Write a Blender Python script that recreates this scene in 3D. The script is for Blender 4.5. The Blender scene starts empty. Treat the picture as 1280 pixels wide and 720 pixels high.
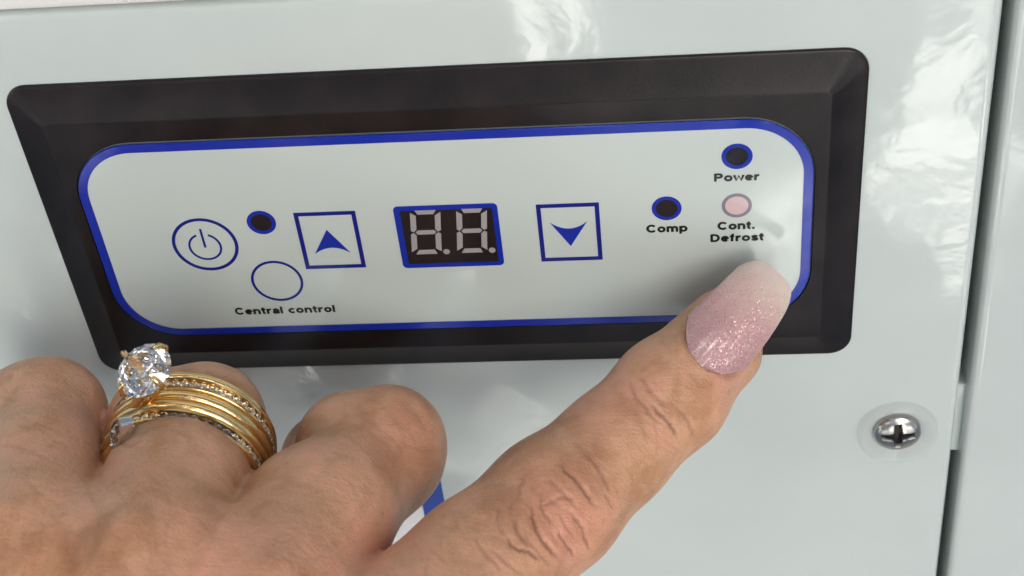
import bpy, bmesh, math, random
import numpy as np
from mathutils import Matrix, Vector

# ------------------------------------------------------------------ set-up
S = 0.0008                      # one modelling unit = 0.8 mm; x right, z up, y into the cabinet; origin at the panel's top left corner
scene = bpy.context.scene
COL = scene.collection
rad = math.radians
rng = random.Random(4)

cam_data = bpy.data.cameras.new('camera')
cam = bpy.data.objects.new('camera', cam_data)
COL.objects.link(cam)
RIGHT = (0.9937162, 0.0623083, -0.0929826)
DOWN = (-0.0296957, -0.6541956, -0.7557422)
FWD = (-0.1079178, 0.7537545, -0.6482345)
CAM = (117.429, -221.7916, 140.3861)
TILT = 75                       # the cabinet's face leans back this far from upright
ROT = Matrix.Rotation(rad(-TILT), 4, 'X')
cam.matrix_world = ROT @ Matrix((
    (RIGHT[0], -DOWN[0], -FWD[0], CAM[0]*S),
    (RIGHT[1], -DOWN[1], -FWD[1], CAM[1]*S),
    (RIGHT[2], -DOWN[2], -FWD[2], CAM[2]*S),
    (0, 0, 0, 1)))
cam_data.sensor_width = 36
cam_data.lens = 1927.35/1280*36
cam_data.clip_start = 0.01
cam_data.clip_end = 500
cam_data.dof.use_dof = True
cam_data.dof.focus_distance = 280*S
cam_data.dof.aperture_fstop = 40
scene.camera = cam

SUN_ELEV, SUN_AZ = 72, 72       # azimuth from +y towards +x of the place the light comes from
world = bpy.data.worlds.new('World')
scene.world = world
world.use_nodes = True
wn = world.node_tree
bg = wn.nodes['Background']
sky = wn.nodes.new('ShaderNodeTexSky')
sky.sky_type = 'NISHITA'
sky.sun_disc = False
sky.sun_elevation = rad(SUN_ELEV)
sky.sun_rotation = rad(SUN_AZ)
sky.dust_density = 2.5
bg.inputs[1].default_value = 0.062
# broken cloud added and shifted for its reflections, thrown onto a flat layer overhead
ADDED_CLOUD_SHIFT = (10.965, 1.335, 0.0)
_tc = wn.nodes.new('ShaderNodeTexCoord')
_sx = wn.nodes.new('ShaderNodeSeparateXYZ'); wn.links.new(_tc.outputs['Generated'], _sx.inputs[0])
_mz = wn.nodes.new('ShaderNodeMath'); _mz.operation = 'MAXIMUM'; wn.links.new(_sx.outputs[2], _mz.inputs[0]); _mz.inputs[1].default_value = 0.06
_dv = wn.nodes.new('ShaderNodeVectorMath'); _dv.operation = 'DIVIDE'; wn.links.new(_tc.outputs['Generated'], _dv.inputs[0])
_cz = wn.nodes.new('ShaderNodeCombineXYZ')
for _k in range(3): wn.links.new(_mz.outputs[0], _cz.inputs[_k])
wn.links.new(_cz.outputs[0], _dv.inputs[1])
_ad = wn.nodes.new('ShaderNodeVectorMath'); _ad.operation = 'ADD'; wn.links.new(_dv.outputs[0], _ad.inputs[0]); _ad.inputs[1].default_value = ADDED_CLOUD_SHIFT
_cn = wn.nodes.new('ShaderNodeTexNoise'); _cn.inputs['Scale'].default_value = 3.6; _cn.inputs['Detail'].default_value = 3.0
_cn.inputs['Roughness'].default_value = 0.52; _cn.inputs['Distortion'].default_value = 0.35
wn.links.new(_ad.outputs[0], _cn.inputs['Vector'])
_cr = wn.nodes.new('ShaderNodeMapRange'); _cr.interpolation_type = 'SMOOTHSTEP'
wn.links.new(_cn.outputs[0], _cr.inputs[0])
_cr.inputs[1].default_value = 0.585; _cr.inputs[2].default_value = 0.64
_mx = wn.nodes.new('ShaderNodeMix'); _mx.data_type = 'RGBA'
# cloud mask faded out low down to clear reflections off the lower panel
_lz = wn.nodes.new('ShaderNodeMapRange'); _lz.interpolation_type = 'SMOOTHSTEP'; wn.links.new(_sx.outputs[2], _lz.inputs[0])
_lz.inputs[1].default_value = 0.40; _lz.inputs[2].default_value = 0.52
_ml = wn.nodes.new('ShaderNodeMath'); _ml.operation = 'MULTIPLY'
wn.links.new(_cr.outputs[0], _ml.inputs[0]); wn.links.new(_lz.outputs[0], _ml.inputs[1])
wn.links.new(_ml.outputs[0], _mx.inputs[0]); wn.links.new(sky.outputs[0], _mx.inputs[6]); _mx.inputs[7].default_value = (150, 144, 135, 1)
wn.links.new(_mx.outputs[2], bg.inputs[0])

sun_data = bpy.data.lights.new('sun', 'SUN')
sun_data.energy = 1.25
sun_data.angle = rad(34)
sun_data.color = (1.0, 0.95, 0.88)
sun = bpy.data.objects.new('sun', sun_data)
COL.objects.link(sun)
_d = Vector((math.sin(rad(SUN_AZ))*math.cos(rad(SUN_ELEV)), math.cos(rad(SUN_AZ))*math.cos(rad(SUN_ELEV)), math.sin(rad(SUN_ELEV))))
sun.rotation_euler = _d.to_track_quat('Z', 'Y').to_euler()
sun.location = _d*5

scene.view_settings.view_transform = 'Standard'
scene.view_settings.look = 'None'
scene.view_settings.exposure = 0.02
scene.view_settings.gamma = 1
scene.cycles.max_bounces = 14
scene.cycles.transmission_bounces = 12
scene.cycles.glossy_bounces = 6
scene.cycles.caustics_reflective = False
scene.cycles.caustics_refractive = False
scene.cycles.use_denoising = True

# ------------------------------------------------------------------ materials
def mat(name, color, rough=0.5, metal=0.0, spec=0.5, coat=0.0, coat_rough=0.05):
    m = bpy.data.materials.new(name)
    m.use_nodes = True
    b = m.node_tree.nodes['Principled BSDF']
    b.inputs['Base Color'].default_value = (*color, 1)
    b.inputs['Roughness'].default_value = rough
    b.inputs['Metallic'].default_value = metal
    b.inputs['Specular IOR Level'].default_value = spec
    b.inputs['Coat Weight'].default_value = coat
    b.inputs['Coat Roughness'].default_value = coat_rough
    return m, m.node_tree, b

def node(nt, kind, **kw):
    n = nt.nodes.new(kind)
    for k, v in kw.items():
        if k in n.inputs.keys():
            n.inputs[k].default_value = v
        else:
            setattr(n, k, v)
    return n

def coords(nt, scale):
    g = nt.nodes.new('ShaderNodeNewGeometry')
    mp = nt.nodes.new('ShaderNodeVectorMath'); mp.operation = 'SCALE'
    nt.links.new(g.outputs['Position'], mp.inputs[0])
    mp.inputs['Scale'].default_value = scale
    return mp.outputs[0]

def ramp(nt, fac, stops):
    r = nt.nodes.new('ShaderNodeValToRGB')
    els = r.color_ramp.elements
    while len(els) < len(stops): els.new(0.5)
    for e, (p, c) in zip(els, stops):
        e.position = p; e.color = (*c, 1)
    nt.links.new(fac, r.inputs[0])
    return r.outputs[0]

def mix(nt, fac, a, b, mode='MIX'):
    n = nt.nodes.new('ShaderNodeMix'); n.data_type = 'RGBA'; n.blend_type = mode
    if isinstance(fac, float): n.inputs[0].default_value = fac
    else: nt.links.new(fac, n.inputs[0])
    for v, s in ((a, n.inputs[6]), (b, n.inputs[7])):
        if isinstance(v, tuple): s.default_value = (*v, 1)
        else: nt.links.new(v, s)
    return n.outputs[2]

def math_(nt, op, a, b=None):
    n = nt.nodes.new('ShaderNodeMath'); n.operation = op
    for v, s in ((a, n.inputs[0]), (b, n.inputs[1])):
        if v is None: continue
        if isinstance(v, (int, float)): s.default_value = v
        else: nt.links.new(v, s)
    return n.outputs[0]

def bump(nt, b, height, strength, dist, base=None, sock='Normal'):
    n = nt.nodes.new('ShaderNodeBump')
    n.inputs['Strength'].default_value = strength
    n.inputs['Distance'].default_value = dist
    nt.links.new(height, n.inputs['Height'])
    if base is not None: nt.links.new(base, n.inputs['Normal'])
    nt.links.new(n.outputs[0], b.inputs[sock])
    return n.outputs[0]

# powder coated white steel: slight orange peel, tiny specks
def make_white(name, color, rough):
    m, nt, b = mat(name, color, rough)
    v = coords(nt, 1/S)
    n1 = node(nt, 'ShaderNodeTexNoise', Scale=0.30, Detail=2.0); nt.links.new(v, n1.inputs['Vector'])
    n2 = node(nt, 'ShaderNodeTexNoise', Scale=0.022, Detail=2.0); nt.links.new(v, n2.inputs['Vector'])
    h = math_(nt, 'ADD', math_(nt, 'MULTIPLY', n1.outputs[0], 0.06), math_(nt, 'MULTIPLY', n2.outputs[0], 1.6))
    bump(nt, b, h, 0.55, S)
    vo = node(nt, 'ShaderNodeTexVoronoi', Scale=0.035); nt.links.new(v, vo.inputs['Vector'])
    speck = math_(nt, 'LESS_THAN', vo.outputs['Distance'], 0.014)
    n3 = node(nt, 'ShaderNodeTexNoise', Scale=0.05, Detail=5.0); nt.links.new(v, n3.inputs['Vector'])
    c = ramp(nt, n3.outputs[0], [(0.3, tuple(x*0.96 for x in color)), (0.7, color)])
    nt.links.new(mix(nt, speck, c, (0.05, 0.045, 0.04)), b.inputs['Base Color'])
    return m
M = {}
M['white'] = make_white('white_powder_coat', (0.545, 0.605, 0.58), 0.08)
M['lid'] = make_white('lid_powder_coat', (0.74, 0.74, 0.71), 0.3)
M['dark'] = mat('dark_gasket', (0.012, 0.012, 0.013), 0.6)[0]

m, nt, b = mat('black_textured_plastic', (0.012, 0.011, 0.011), 0.30, spec=0.24)
v = coords(nt, 1/S)
n1 = node(nt, 'ShaderNodeTexNoise', Scale=3.2, Detail=2.0); nt.links.new(v, n1.inputs['Vector'])
bump(nt, b, n1.outputs[0], 0.16, 0.12*S)
n2 = node(nt, 'ShaderNodeTexVoronoi', Scale=1.5); nt.links.new(v, n2.inputs['Vector'])
fl = math_(nt, 'LESS_THAN', n2.outputs['Distance'], 0.13)
n3 = node(nt, 'ShaderNodeTexNoise', Scale=0.10, Detail=4.0); nt.links.new(v, n3.inputs['Vector'])
dust = ramp(nt, n3.outputs[0], [(0.35, (0.0085, 0.0070, 0.0074)), (0.75, (0.020, 0.0155, 0.016))])
nt.links.new(mix(nt, math_(nt, 'MULTIPLY', fl, 0.25), dust, (0.07, 0.06, 0.06)), b.inputs['Base Color'])
M['bezel'] = m

def make_film(name, color, rough=0.10):
    m, nt, b = mat(name, color, rough)
    v = coords(nt, 1/S)
    n1 = node(nt, 'ShaderNodeTexNoise', Scale=0.02, Detail=1.0); nt.links.new(v, n1.inputs['Vector'])
    bump(nt, b, n1.outputs[0], 0.5, 1.6*S)
    n2 = node(nt, 'ShaderNodeTexNoise', Scale=0.11, Detail=6.0, Roughness=0.65); nt.links.new(v, n2.inputs['Vector'])
    r_ = nt.nodes.new('ShaderNodeMapRange'); nt.links.new(n2.outputs[0], r_.inputs[0])
    r_.inputs[1].default_value = 0.35; r_.inputs[2].default_value = 0.7; r_.inputs[3].default_value = rough*0.7; r_.inputs[4].default_value = rough*1.9
    nt.links.new(r_.outputs[0], b.inputs['Roughness'])
    return m
M['film'] = make_film('white_label_film', (0.53, 0.60, 0.57))
M['blue'] = make_film('blue_print', (0.006, 0.026, 0.34), 0.14)
M['navy'] = make_film('navy_print', (0.006, 0.014, 0.20), 0.14)
M['ink'] = make_film('black_print', (0.012, 0.012, 0.014), 0.2)
M['lens_dark'] = make_film('smoked_lens', (0.014, 0.012, 0.016), 0.12)
M['lens_pink'] = make_film('pale_pink_lens', (0.58, 0.44, 0.44), 0.12)
M['ring_grey'] = make_film('grey_print', (0.21, 0.19, 0.24), 0.14)
M['screen'] = make_film('smoked_screen', (0.016, 0.014, 0.015), 0.10)
M['segment'] = mat('grey_segment', (0.34, 0.325, 0.325), 0.35)[0]
M['sticker_blue'] = make_film('sticker_blue', (0.022, 0.065, 0.34), 0.3)
M['sticker_white'] = make_film('sticker_white', (0.80, 0.80, 0.78), 0.3)

m, nt, b = mat('polished_screw_steel', (0.50, 0.49, 0.46), 0.24, 1.0)
M['steel'] = m
M['slot_shade'] = mat('screw_slot_shade', (0.03, 0.027, 0.023), 0.7)[0]
m, nt, b = mat('clear_plastic', (0.70, 0.72, 0.70), 0.03)
b.inputs['Alpha'].default_value = 0.16
M['clear'] = m

def make_gold(name, color, rough):
    m, nt, b = mat(name, color, rough, 1.0)
    v = coords(nt, 1/S)
    n1 = node(nt, 'ShaderNodeTexNoise', Scale=1.2, Detail=4.0); nt.links.new(v, n1.inputs['Vector'])
    bump(nt, b, n1.outputs[0], 0.25, 0.12*S)
    r = nt.nodes.new('ShaderNodeMapRange'); nt.links.new(n1.outputs[0], r.inputs[0])
    r.inputs[3].default_value = rough*0.7; r.inputs[4].default_value = rough*1.6
    nt.links.new(r.outputs[0], b.inputs['Roughness'])
    return m
M['gold'] = make_gold('worn_yellow_gold', (0.84, 0.60, 0.28), 0.14)
M['white_gold'] = make_gold('white_gold', (0.78, 0.75, 0.70), 0.12)
m, nt, b = mat('diamond', (1, 1, 1), 0.0)
b.inputs['Transmission Weight'].default_value = 1.0
b.inputs['IOR'].default_value = 2.1
M['diamond'] = m

# skin
m, nt, b = mat('skin', (0.5, 0.3, 0.22), 0.42)
v = coords(nt, 1/S)
def noise(scale, detail=4.0, rough=0.5, dist=0.0):
    n = node(nt, 'ShaderNodeTexNoise', Scale=scale, Detail=detail, Roughness=rough, Distortion=dist)
    nt.links.new(v, n.inputs['Vector']); return n.outputs[0]
big = noise(0.045, 3.0, 0.55, 0.6)
mid = noise(0.16, 5.0, 0.6, 0.4)
fine = noise(0.9, 4.0, 0.6)
tone = math_(nt, 'ADD', math_(nt, 'MULTIPLY', big, 0.55), math_(nt, 'MULTIPLY', mid, 0.45))
base = ramp(nt, tone, [(0.30, (0.34, 0.145, 0.065)), (0.44, (0.47, 0.23, 0.115)), (0.54, (0.62, 0.335, 0.195)), (0.66, (0.76, 0.365, 0.26))])
att = nt.nodes.new('ShaderNodeAttribute'); att.attribute_name = 'skin_red'
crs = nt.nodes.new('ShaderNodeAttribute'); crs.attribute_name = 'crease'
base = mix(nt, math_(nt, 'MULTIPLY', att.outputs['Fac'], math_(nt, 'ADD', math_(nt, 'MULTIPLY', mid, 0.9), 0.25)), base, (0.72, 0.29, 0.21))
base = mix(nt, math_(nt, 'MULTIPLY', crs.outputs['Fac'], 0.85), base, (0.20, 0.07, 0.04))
sp = node(nt, 'ShaderNodeTexVoronoi', Scale=0.16); nt.links.new(v, sp.inputs['Vector'])
spot = math_(nt, 'LESS_THAN', math_(nt, 'ADD', sp.outputs['Distance'], math_(nt, 'MULTIPLY', fine, 0.15)), 0.17)
base = mix(nt, math_(nt, 'MULTIPLY', spot, 0.28), base, (0.27, 0.13, 0.08))
base = mix(nt, math_(nt, 'MULTIPLY', fine, 0.22), base, (0.70, 0.43, 0.27))
nt.links.new(base, b.inputs['Base Color'])
b.inputs['Subsurface Weight'].default_value = 0.38
b.inputs['Subsurface Radius'].default_value = (1.0, 0.35, 0.2)
b.inputs['Subsurface Scale'].default_value = 2.8*S
pv = node(nt, 'ShaderNodeTexVoronoi', Scale=1.05, Randomness=1.0); pv.feature = 'DISTANCE_TO_EDGE'
wv = nt.nodes.new('ShaderNodeVectorMath'); wv.operation = 'ADD'
wn1 = node(nt, 'ShaderNodeTexNoise', Scale=0.5, Detail=2.0); nt.links.new(v, wn1.inputs['Vector'])
nt.links.new(v, wv.inputs[0]); nt.links.new(wn1.outputs[1], wv.inputs[1])
nt.links.new(wv.outputs[0], pv.inputs['Vector'])
mp2 = nt.nodes.new('ShaderNodeMapping'); mp2.inputs['Rotation'].default_value = (0.3, 0.0, 0.75); mp2.inputs['Scale'].default_value = (0.28, 1.3, 1.3)
nt.links.new(v, mp2.inputs[0])
st1 = node(nt, 'ShaderNodeTexNoise', Scale=0.55, Detail=5.0, Roughness=0.62, Distortion=0.8); nt.links.new(mp2.outputs[0], st1.inputs['Vector'])
pore = math_(nt, 'MINIMUM', pv.outputs['Distance'], 0.16)
hgt = math_(nt, 'ADD', math_(nt, 'MULTIPLY', pore, 1.7), math_(nt, 'ADD', math_(nt, 'MULTIPLY', fine, 0.45), math_(nt, 'ADD', math_(nt, 'MULTIPLY', mid, 1.1), math_(nt, 'MULTIPLY', st1.outputs[0], 2.0))))
bump(nt, b, hgt, 0.42, 0.42*S)
rr = nt.nodes.new('ShaderNodeMapRange'); nt.links.new(fine, rr.inputs[0])
rr.inputs[3].default_value = 0.27; rr.inputs[4].default_value = 0.45
nt.links.new(rr.outputs[0], b.inputs['Roughness'])
M['skin'] = m

# glitter nail: pink sparkle at the base, milky free edge
m, nt, b = mat('glitter_nail', (0.6, 0.4, 0.42), 0.22, coat=1.0, coat_rough=0.09)
v = coords(nt, 1/S)
ta = nt.nodes.new('ShaderNodeAttribute'); ta.attribute_name = 'nail_along'
n1 = node(nt, 'ShaderNodeTexNoise', Scale=0.35, Detail=3.0); nt.links.new(v, n1.inputs['Vector'])
t = math_(nt, 'ADD', ta.outputs['Fac'], math_(nt, 'MULTIPLY', math_(nt, 'SUBTRACT', n1.outputs[0], 0.5), 0.35))
body = ramp(nt, t, [(0.05, (0.49, 0.265, 0.26)), (0.45, (0.56, 0.32, 0.305)), (0.68, (0.64, 0.43, 0.385)), (0.92, (0.72, 0.58, 0.50))])
vo = node(nt, 'ShaderNodeTexVoronoi', Scale=5.2); nt.links.new(v, vo.inputs['Vector'])
sep = nt.nodes.new('ShaderNodeSeparateColor'); nt.links.new(vo.outputs['Color'], sep.inputs[0])
dens = math_(nt, 'SUBTRACT', 0.80, math_(nt, 'MULTIPLY', t, 0.85))
isf = math_(nt, 'MULTIPLY', math_(nt, 'LESS_THAN', sep.outputs[0], dens), math_(nt, 'LESS_THAN', vo.outputs['Distance'], 0.42))
flake_col = mix(nt, sep.outputs[1], (0.80, 0.55, 0.62), (0.92, 0.80, 0.78))
nt.links.new(mix(nt, math_(nt, 'MULTIPLY', isf, 0.55), body, flake_col), b.inputs['Base Color'])
nt.links.new(math_(nt, 'MULTIPLY', isf, 0.75), b.inputs['Metallic'])
nm = nt.nodes.new('ShaderNodeVectorMath'); nm.operation = 'SUBTRACT'
nt.links.new(vo.outputs['Color'], nm.inputs[0]); nm.inputs[1].default_value = (0.5, 0.5, 0.5)
ns = nt.nodes.new('ShaderNodeVectorMath'); ns.operation = 'SCALE'
nt.links.new(nm.outputs[0], ns.inputs[0]); nt.links.new(math_(nt, 'MULTIPLY', isf, 0.85), ns.inputs['Scale'])
g = nt.nodes.new('ShaderNodeNewGeometry')
na = nt.nodes.new('ShaderNodeVectorMath'); na.operation = 'ADD'
nt.links.new(g.outputs['Normal'], na.inputs[0]); nt.links.new(ns.outputs[0], na.inputs[1])
nn = nt.nodes.new('ShaderNodeVectorMath'); nn.operation = 'NORMALIZE'; nt.links.new(na.outputs[0], nn.inputs[0])
nt.links.new(nn.outputs[0], b.inputs['Normal'])
b.inputs['Subsurface Weight'].default_value = 0.25
b.inputs['Subsurface Scale'].default_value = 1.0*S
b.inputs['Subsurface Radius'].default_value = (1, 0.6, 0.5)
M['nail'] = m

m, nt, b = mat('pale_paving', (0.36, 0.35, 0.32), 0.8)
v = coords(nt, 1.0)
n1 = node(nt, 'ShaderNodeTexNoise', Scale=3.0, Detail=8.0); nt.links.new(v, n1.inputs['Vector'])
nt.links.new(ramp(nt, n1.outputs[0], [(0.3, (0.26, 0.255, 0.235)), (0.7, (0.42, 0.41, 0.38))]), b.inputs['Base Color'])
bump(nt, b, n1.outputs[0], 0.4, 0.01)
M['paving'] = m

# ------------------------------------------------------------------ mesh helpers
def mesh_of(name, V, F, smooth=False, split=None):
    me = bpy.data.meshes.new(name)
    me.from_pydata([tuple(float(c)*S for c in p) for p in V], [], [tuple(int(i) for i in f) for f in F])
    me.update()
    if smooth:
        me.polygons.foreach_set('use_smooth', [True]*len(me.polygons))
        if split is not None: me.set_sharp_from_angle(angle=rad(split))
    return me

ORI = {}                        # world origin of each parent, in units
def thing(name, label, cat, loc, group=None):
    o = bpy.data.objects.new(name, None); COL.objects.link(o)
    o.location = Vector(loc)*S
    o.empty_display_size = 0.01
    o['label'] = label; o['category'] = cat
    if group: o['group'] = group
    ORI[o] = Vector(loc)
    return o

def obj(name, V, F, material, parent=None, smooth=False, split=None, at=None, fix=True):
    """one mesh object; V in world units, kept relative to its parent (or to `at`)"""
    base = Vector(at) if at is not None else (ORI[parent] if parent else Vector((0, 0, 0)))
    V = [Vector(p)-base for p in V]
    me = mesh_of(name, V, F, smooth, split)
    if fix:
        bm = bmesh.new(); bm.from_mesh(me); bmesh.ops.recalc_face_normals(bm, faces=bm.faces); bm.to_mesh(me); bm.free()
    me.materials.append(M[material])
    return place(name, me, parent, base)

def place(name, me, parent, base, rot=None):
    o = bpy.data.objects.new(name, me); COL.objects.link(o)
    if parent is not None:
        o.parent = parent
        o.location = (Vector(base)-ORI[parent])*S
    else:
        o.location = Vector(base)*S
    if rot is not None: o.rotation_euler = rot
    ORI[o] = Vector(base)
    return o

def box(x0, x1, y0, y1, z0, z1):
    V = [(x, y, z) for x in (x0, x1) for y in (y0, y1) for z in (z0, z1)]
    F = [(0, 1, 3, 2), (4, 6, 7, 5), (0, 4, 5, 1), (2, 3, 7, 6), (0, 2, 6, 4), (1, 5, 7, 3)]
    return V, F

def rrect(x0, x1, z0, z1, r, n=10):
    """closed outline of a rounded rectangle, list of (x, z)"""
    out = []
    for cx, cz, a in ((x1-r, z1-r, 0), (x0+r, z1-r, 90), (x0+r, z0+r, 180), (x1-r, z0+r, 270)):
        for k in range(n+1):
            t = rad(a+90*k/n)
            out.append((cx+r*math.cos(t), cz+r*math.sin(t)))
    return out

def circle(cx, cz, r, n=64):
    return [(cx+r*math.cos(2*math.pi*k/n), cz+r*math.sin(2*math.pi*k/n)) for k in range(n)]

def loft(loops, cap_last=True, cap_first=False):
    """loops: list of lists of 3D points, same count"""
    V, F = [], []
    n = len(loops[0])
    for L in loops: V += L
    for i in range(len(loops)-1):
        for k in range(n):
            a, b2 = i*n+k, i*n+(k+1) % n
            F.append((a, b2, b2+n, a+n))
    if cap_last: F.append(tuple(range((len(loops)-1)*n, len(loops)*n)))
    if cap_first: F.append(tuple(range(n))[::-1])
    return V, F

def lay(outline, y): return [(x, y, z) for x, z in outline]

def slab(outline, y0, y1, e=0.0):
    """thin plate from y0 (back) to y1 (front, smaller y) with a tiny rounded edge"""
    if e:
        c = np.array(outline).mean(0)
        ins = [tuple(c+(np.array(p)-c)*(1-e/max(1e-6, np.linalg.norm(np.array(p)-c)))) for p in outline]
        return loft([lay(outline, y0), lay(outline, y1+e), lay(ins, y1)], True, True)
    return loft([lay(outline, y0), lay(outline, y1)], True, True)

def ring_plate(outer, inner, y0, y1):
    """flat ring with thickness between two outlines of equal count"""
    n = len(outer)
    return loft_closed([lay(outer, y0), lay(outer, y1), lay(inner, y1), lay(inner, y0)])

def loft_closed(loops):
    V, F = [], []
    n = len(loops[0]); m_ = len(loops)
    for L in loops: V += L
    for i in range(m_):
        j = (i+1) % m_
        for k in range(n):
            k2 = (k+1) % n
            F.append((i*n+k, i*n+k2, j*n+k2, j*n+k))
    return V, F

def merge(*parts):
    V, F = [], []
    for v_, f_ in parts:
        o = len(V); V += list(v_); F += [tuple(i+o for i in f) for f in f_]
    return V, F

def rounded_prism(poly, y0, y1, r, n=4):
    """poly outline (x,z) extruded from y0 back to y1 front with rounded front rim of radius r"""
    P = np.array(poly, float)
    nx = np.roll(P, -1, 0)-P; pv_ = P-np.roll(P, 1, 0)
    def inset(d):
        out = []
        for i in range(len(P)):
            a = pv_[i]/max(1e-9, np.linalg.norm(pv_[i])); b_ = nx[i]/max(1e-9, np.linalg.norm(nx[i]))
            na_ = np.array((-a[1], a[0])); nb_ = np.array((-b_[1], b_[0]))
            q = na_+nb_; q = q/max(0.3, (1+na_@nb_))
            out.append(tuple(P[i]+q*d))
        return out
    loops = [lay(poly, y0), lay(poly, y1+r)]
    for k in range(1, n+1):
        t = math.pi/2*k/n
        loops.append(lay(inset(r*(1-math.cos(t))), y1+r-r*math.sin(t)))
    return loft(loops, True, True)

# ------------------------------------------------------------------ ground
GZ = -260                       # lower edge of the sloping front
GROUND_Z = -700*S
V, F = [], []
gr = bpy.data.meshes.new('ground')
gr.from_pydata([(-60, -60, GROUND_Z), (60, -60, GROUND_Z), (60, 60, GROUND_Z), (-60, 60, GROUND_Z)], [], [(0, 1, 2, 3)])
gr.materials.append(M['paving'])
ground = bpy.data.objects.new('ground', gr); COL.objects.link(ground); ground['kind'] = 'structure'

# ------------------------------------------------------------------ cabinet
cab = thing('cabinet', 'white painted steel appliance cabinet carrying the black framed control panel', 'cabinet', (0, 0, GZ))
def xr(z): return 170.75+(7.5-z)*0.0115         # right edge of the front panel
V, F = rounded_prism([(-190, GZ), (xr(GZ), GZ), (xr(14.3), 14.3), (-190, 14.3)], 14, 0, 1.7, 6)
obj('front_panel', V, F, 'white', cab, True, 40)
def xg(z): return 172.5+(7.5-z)*0.0142
V, F = rounded_prism([(xg(GZ), GZ), (330, GZ), (330, 160), (xg(160), 160)], 14, -0.6, 1.8, 8)
obj('corner_post', V, F, 'white', cab, True, 40)
V, F = rounded_prism([(-190, 15.2), (170.2, 15.2), (170.2, 160), (-190, 160)], 14, -1.2, 1.2, 5)
obj('lid_rail', V, F, 'lid', cab, True, 40)
V, F = box(-188, 328, 14.2, 420, GZ, 160)
obj('inner_shell', V, F, 'dark', cab)
V, F = rounded_prism([(170, -101.5), (176, -101.5), (176, -82), (170, -82)], 12, 3.2, 0.8, 3)
obj('gap_bridge', V, F, 'white', cab, True, 40)
_c, _s = math.cos(rad(TILT)), math.sin(rad(TILT))
V = []
for x in (-170, 310):            # upright base under the sloping top, down to the ground
    for yy, zz in ((-230, -700), (250, -700), (250, -330), (-230, -330)):
        V.append((x, yy*_c-zz*_s, yy*_s+zz*_c))
obj('base', V, [(0, 1, 2, 3), (4, 7, 6, 5), (0, 4, 5, 1), (1, 5, 6, 2), (2, 6, 7, 3), (3, 7, 4, 0)], 'white', cab)

# white sticker with a blue stripe low on the front panel
V, F = slab([(30, -150), (60.15, -150), (60.15, -99.6), (30, -99.6)], 0.05, -0.06)
stk = obj('sticker', V, F, 'sticker_white', cab)
V, F = slab([(60.2, -150), (65.2, -150), (65.2, -99.6), (60.2, -99.6)], 0.05, -0.08)
obj('blue_stripe', V, F, 'sticker_blue', stk)

# screw in a clear plastic cup washer
SX, SZ = 160.4, -91.3
prof = [(8.0, 0.0), (8.0, 1.2), (7.8, 1.9), (7.3, 2.25), (6.7, 2.1), (6.0, 1.35), (5.3, 0.85), (4.95, 0.55), (4.9, 0.05)]
loops = [[(SX+r*math.cos(2*math.pi*k/96), -h, SZ+r*math.sin(2*math.pi*k/96)) for k in range(96)] for r, h in prof]
V, F = loft_closed(loops)
ws = obj('washer', V, F, 'clear', cab, True, 60)
V, F = [], []
NR, NA = 34, 128
def screw_h(r, a):
    h = 0.9+1.45*(1-(r/4.75)**2)**0.55 if r < 4.70 else 0.05
    d = 9
    for k in range(2):
        c, s = math.cos(a-k*math.pi/2-0.06), math.sin(a-k*math.pi/2-0.06)
        u, w = abs(r*c), abs(r*s)
        hw = 0.50+0.30*max(0, 1-u/2.8)+0.7*max(0, (1.4-u))**2*0.5
        d = min(d, max((w-hw)/0.22, (u-3.0)/0.35))
    cut = min(1, max(0, 0.5-d*0.5))
    rc = 0.9*min(1, max(0, (1.25-r)/0.3))
    return max(0.04, h-max(cut*2.3*(1-0.05*r), rc*2.2))
for i in range(NR+1):
    r = 4.75*(i/NR)**0.85
    for k in range(NA):
        a = 2*math.pi*k/NA
        V.append((SX+r*math.cos(a), -screw_h(r, a), SZ+r*math.sin(a)))
for i in range(NR):
    for k in range(NA):
        k2 = (k+1) % NA
        F.append((i*NA+k, i*NA+k2, (i+1)*NA+k2, (i+1)*NA+k))
scr = obj('screw', V, F, 'steel', cab, True, 50)
scr.data.materials.append(M['slot_shade'])
for p_ in scr.data.polygons:        # shade put into the colour at the bottom of the cross slot
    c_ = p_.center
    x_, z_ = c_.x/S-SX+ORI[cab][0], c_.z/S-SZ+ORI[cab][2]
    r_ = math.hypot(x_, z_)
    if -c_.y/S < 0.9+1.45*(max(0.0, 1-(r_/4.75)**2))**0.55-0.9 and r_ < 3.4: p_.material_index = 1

# ------------------------------------------------------------------ control panel
cp = thing('control_panel', 'black framed control panel around a blue edged white label with buttons', 'control panel', (75, 0, -34))
W, H = 150.0, -69.1
def inset_rr(d, r, y): return lay(rrect(d, W-d, H+d*1.08, -d*1.12, r, 8), y)
loops = [inset_rr(0.0, 4.3, 0.0), inset_rr(0.0, 4.3, -0.35), inset_rr(0.10, 4.2, -0.62), inset_rr(0.30, 4.1, -0.74), inset_rr(0.6, 3.9, -0.80),
         inset_rr(5.95, 1.4, -2.68), inset_rr(6.15, 1.3, -2.77), inset_rr(6.4, 1.1, -2.80)]
lx0, lx1, lz0, lz1 = 8.76, 141.30, -57.48, -11.59
loops += [lay(rrect(lx0-0.35, lx1+0.35, lz0-0.35, lz1+0.35, 12.2, 8), -2.80), lay(rrect(lx0-0.30, lx1+0.30, lz0-0.30, lz1+0.30, 12.2, 8), -2.30)]
V, F = loft(loops, True)
obj('bezel', V, F, 'bezel', cp, True, 24)
Y = -3.0
outer = rrect(lx0, lx1, lz0, lz1, 12.0, 16)
V, F = slab(outer, -2.2, Y+0.02, 0.0)
lab = obj('label_plate', V, F, 'film', cp)
bw = 1.72
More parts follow.
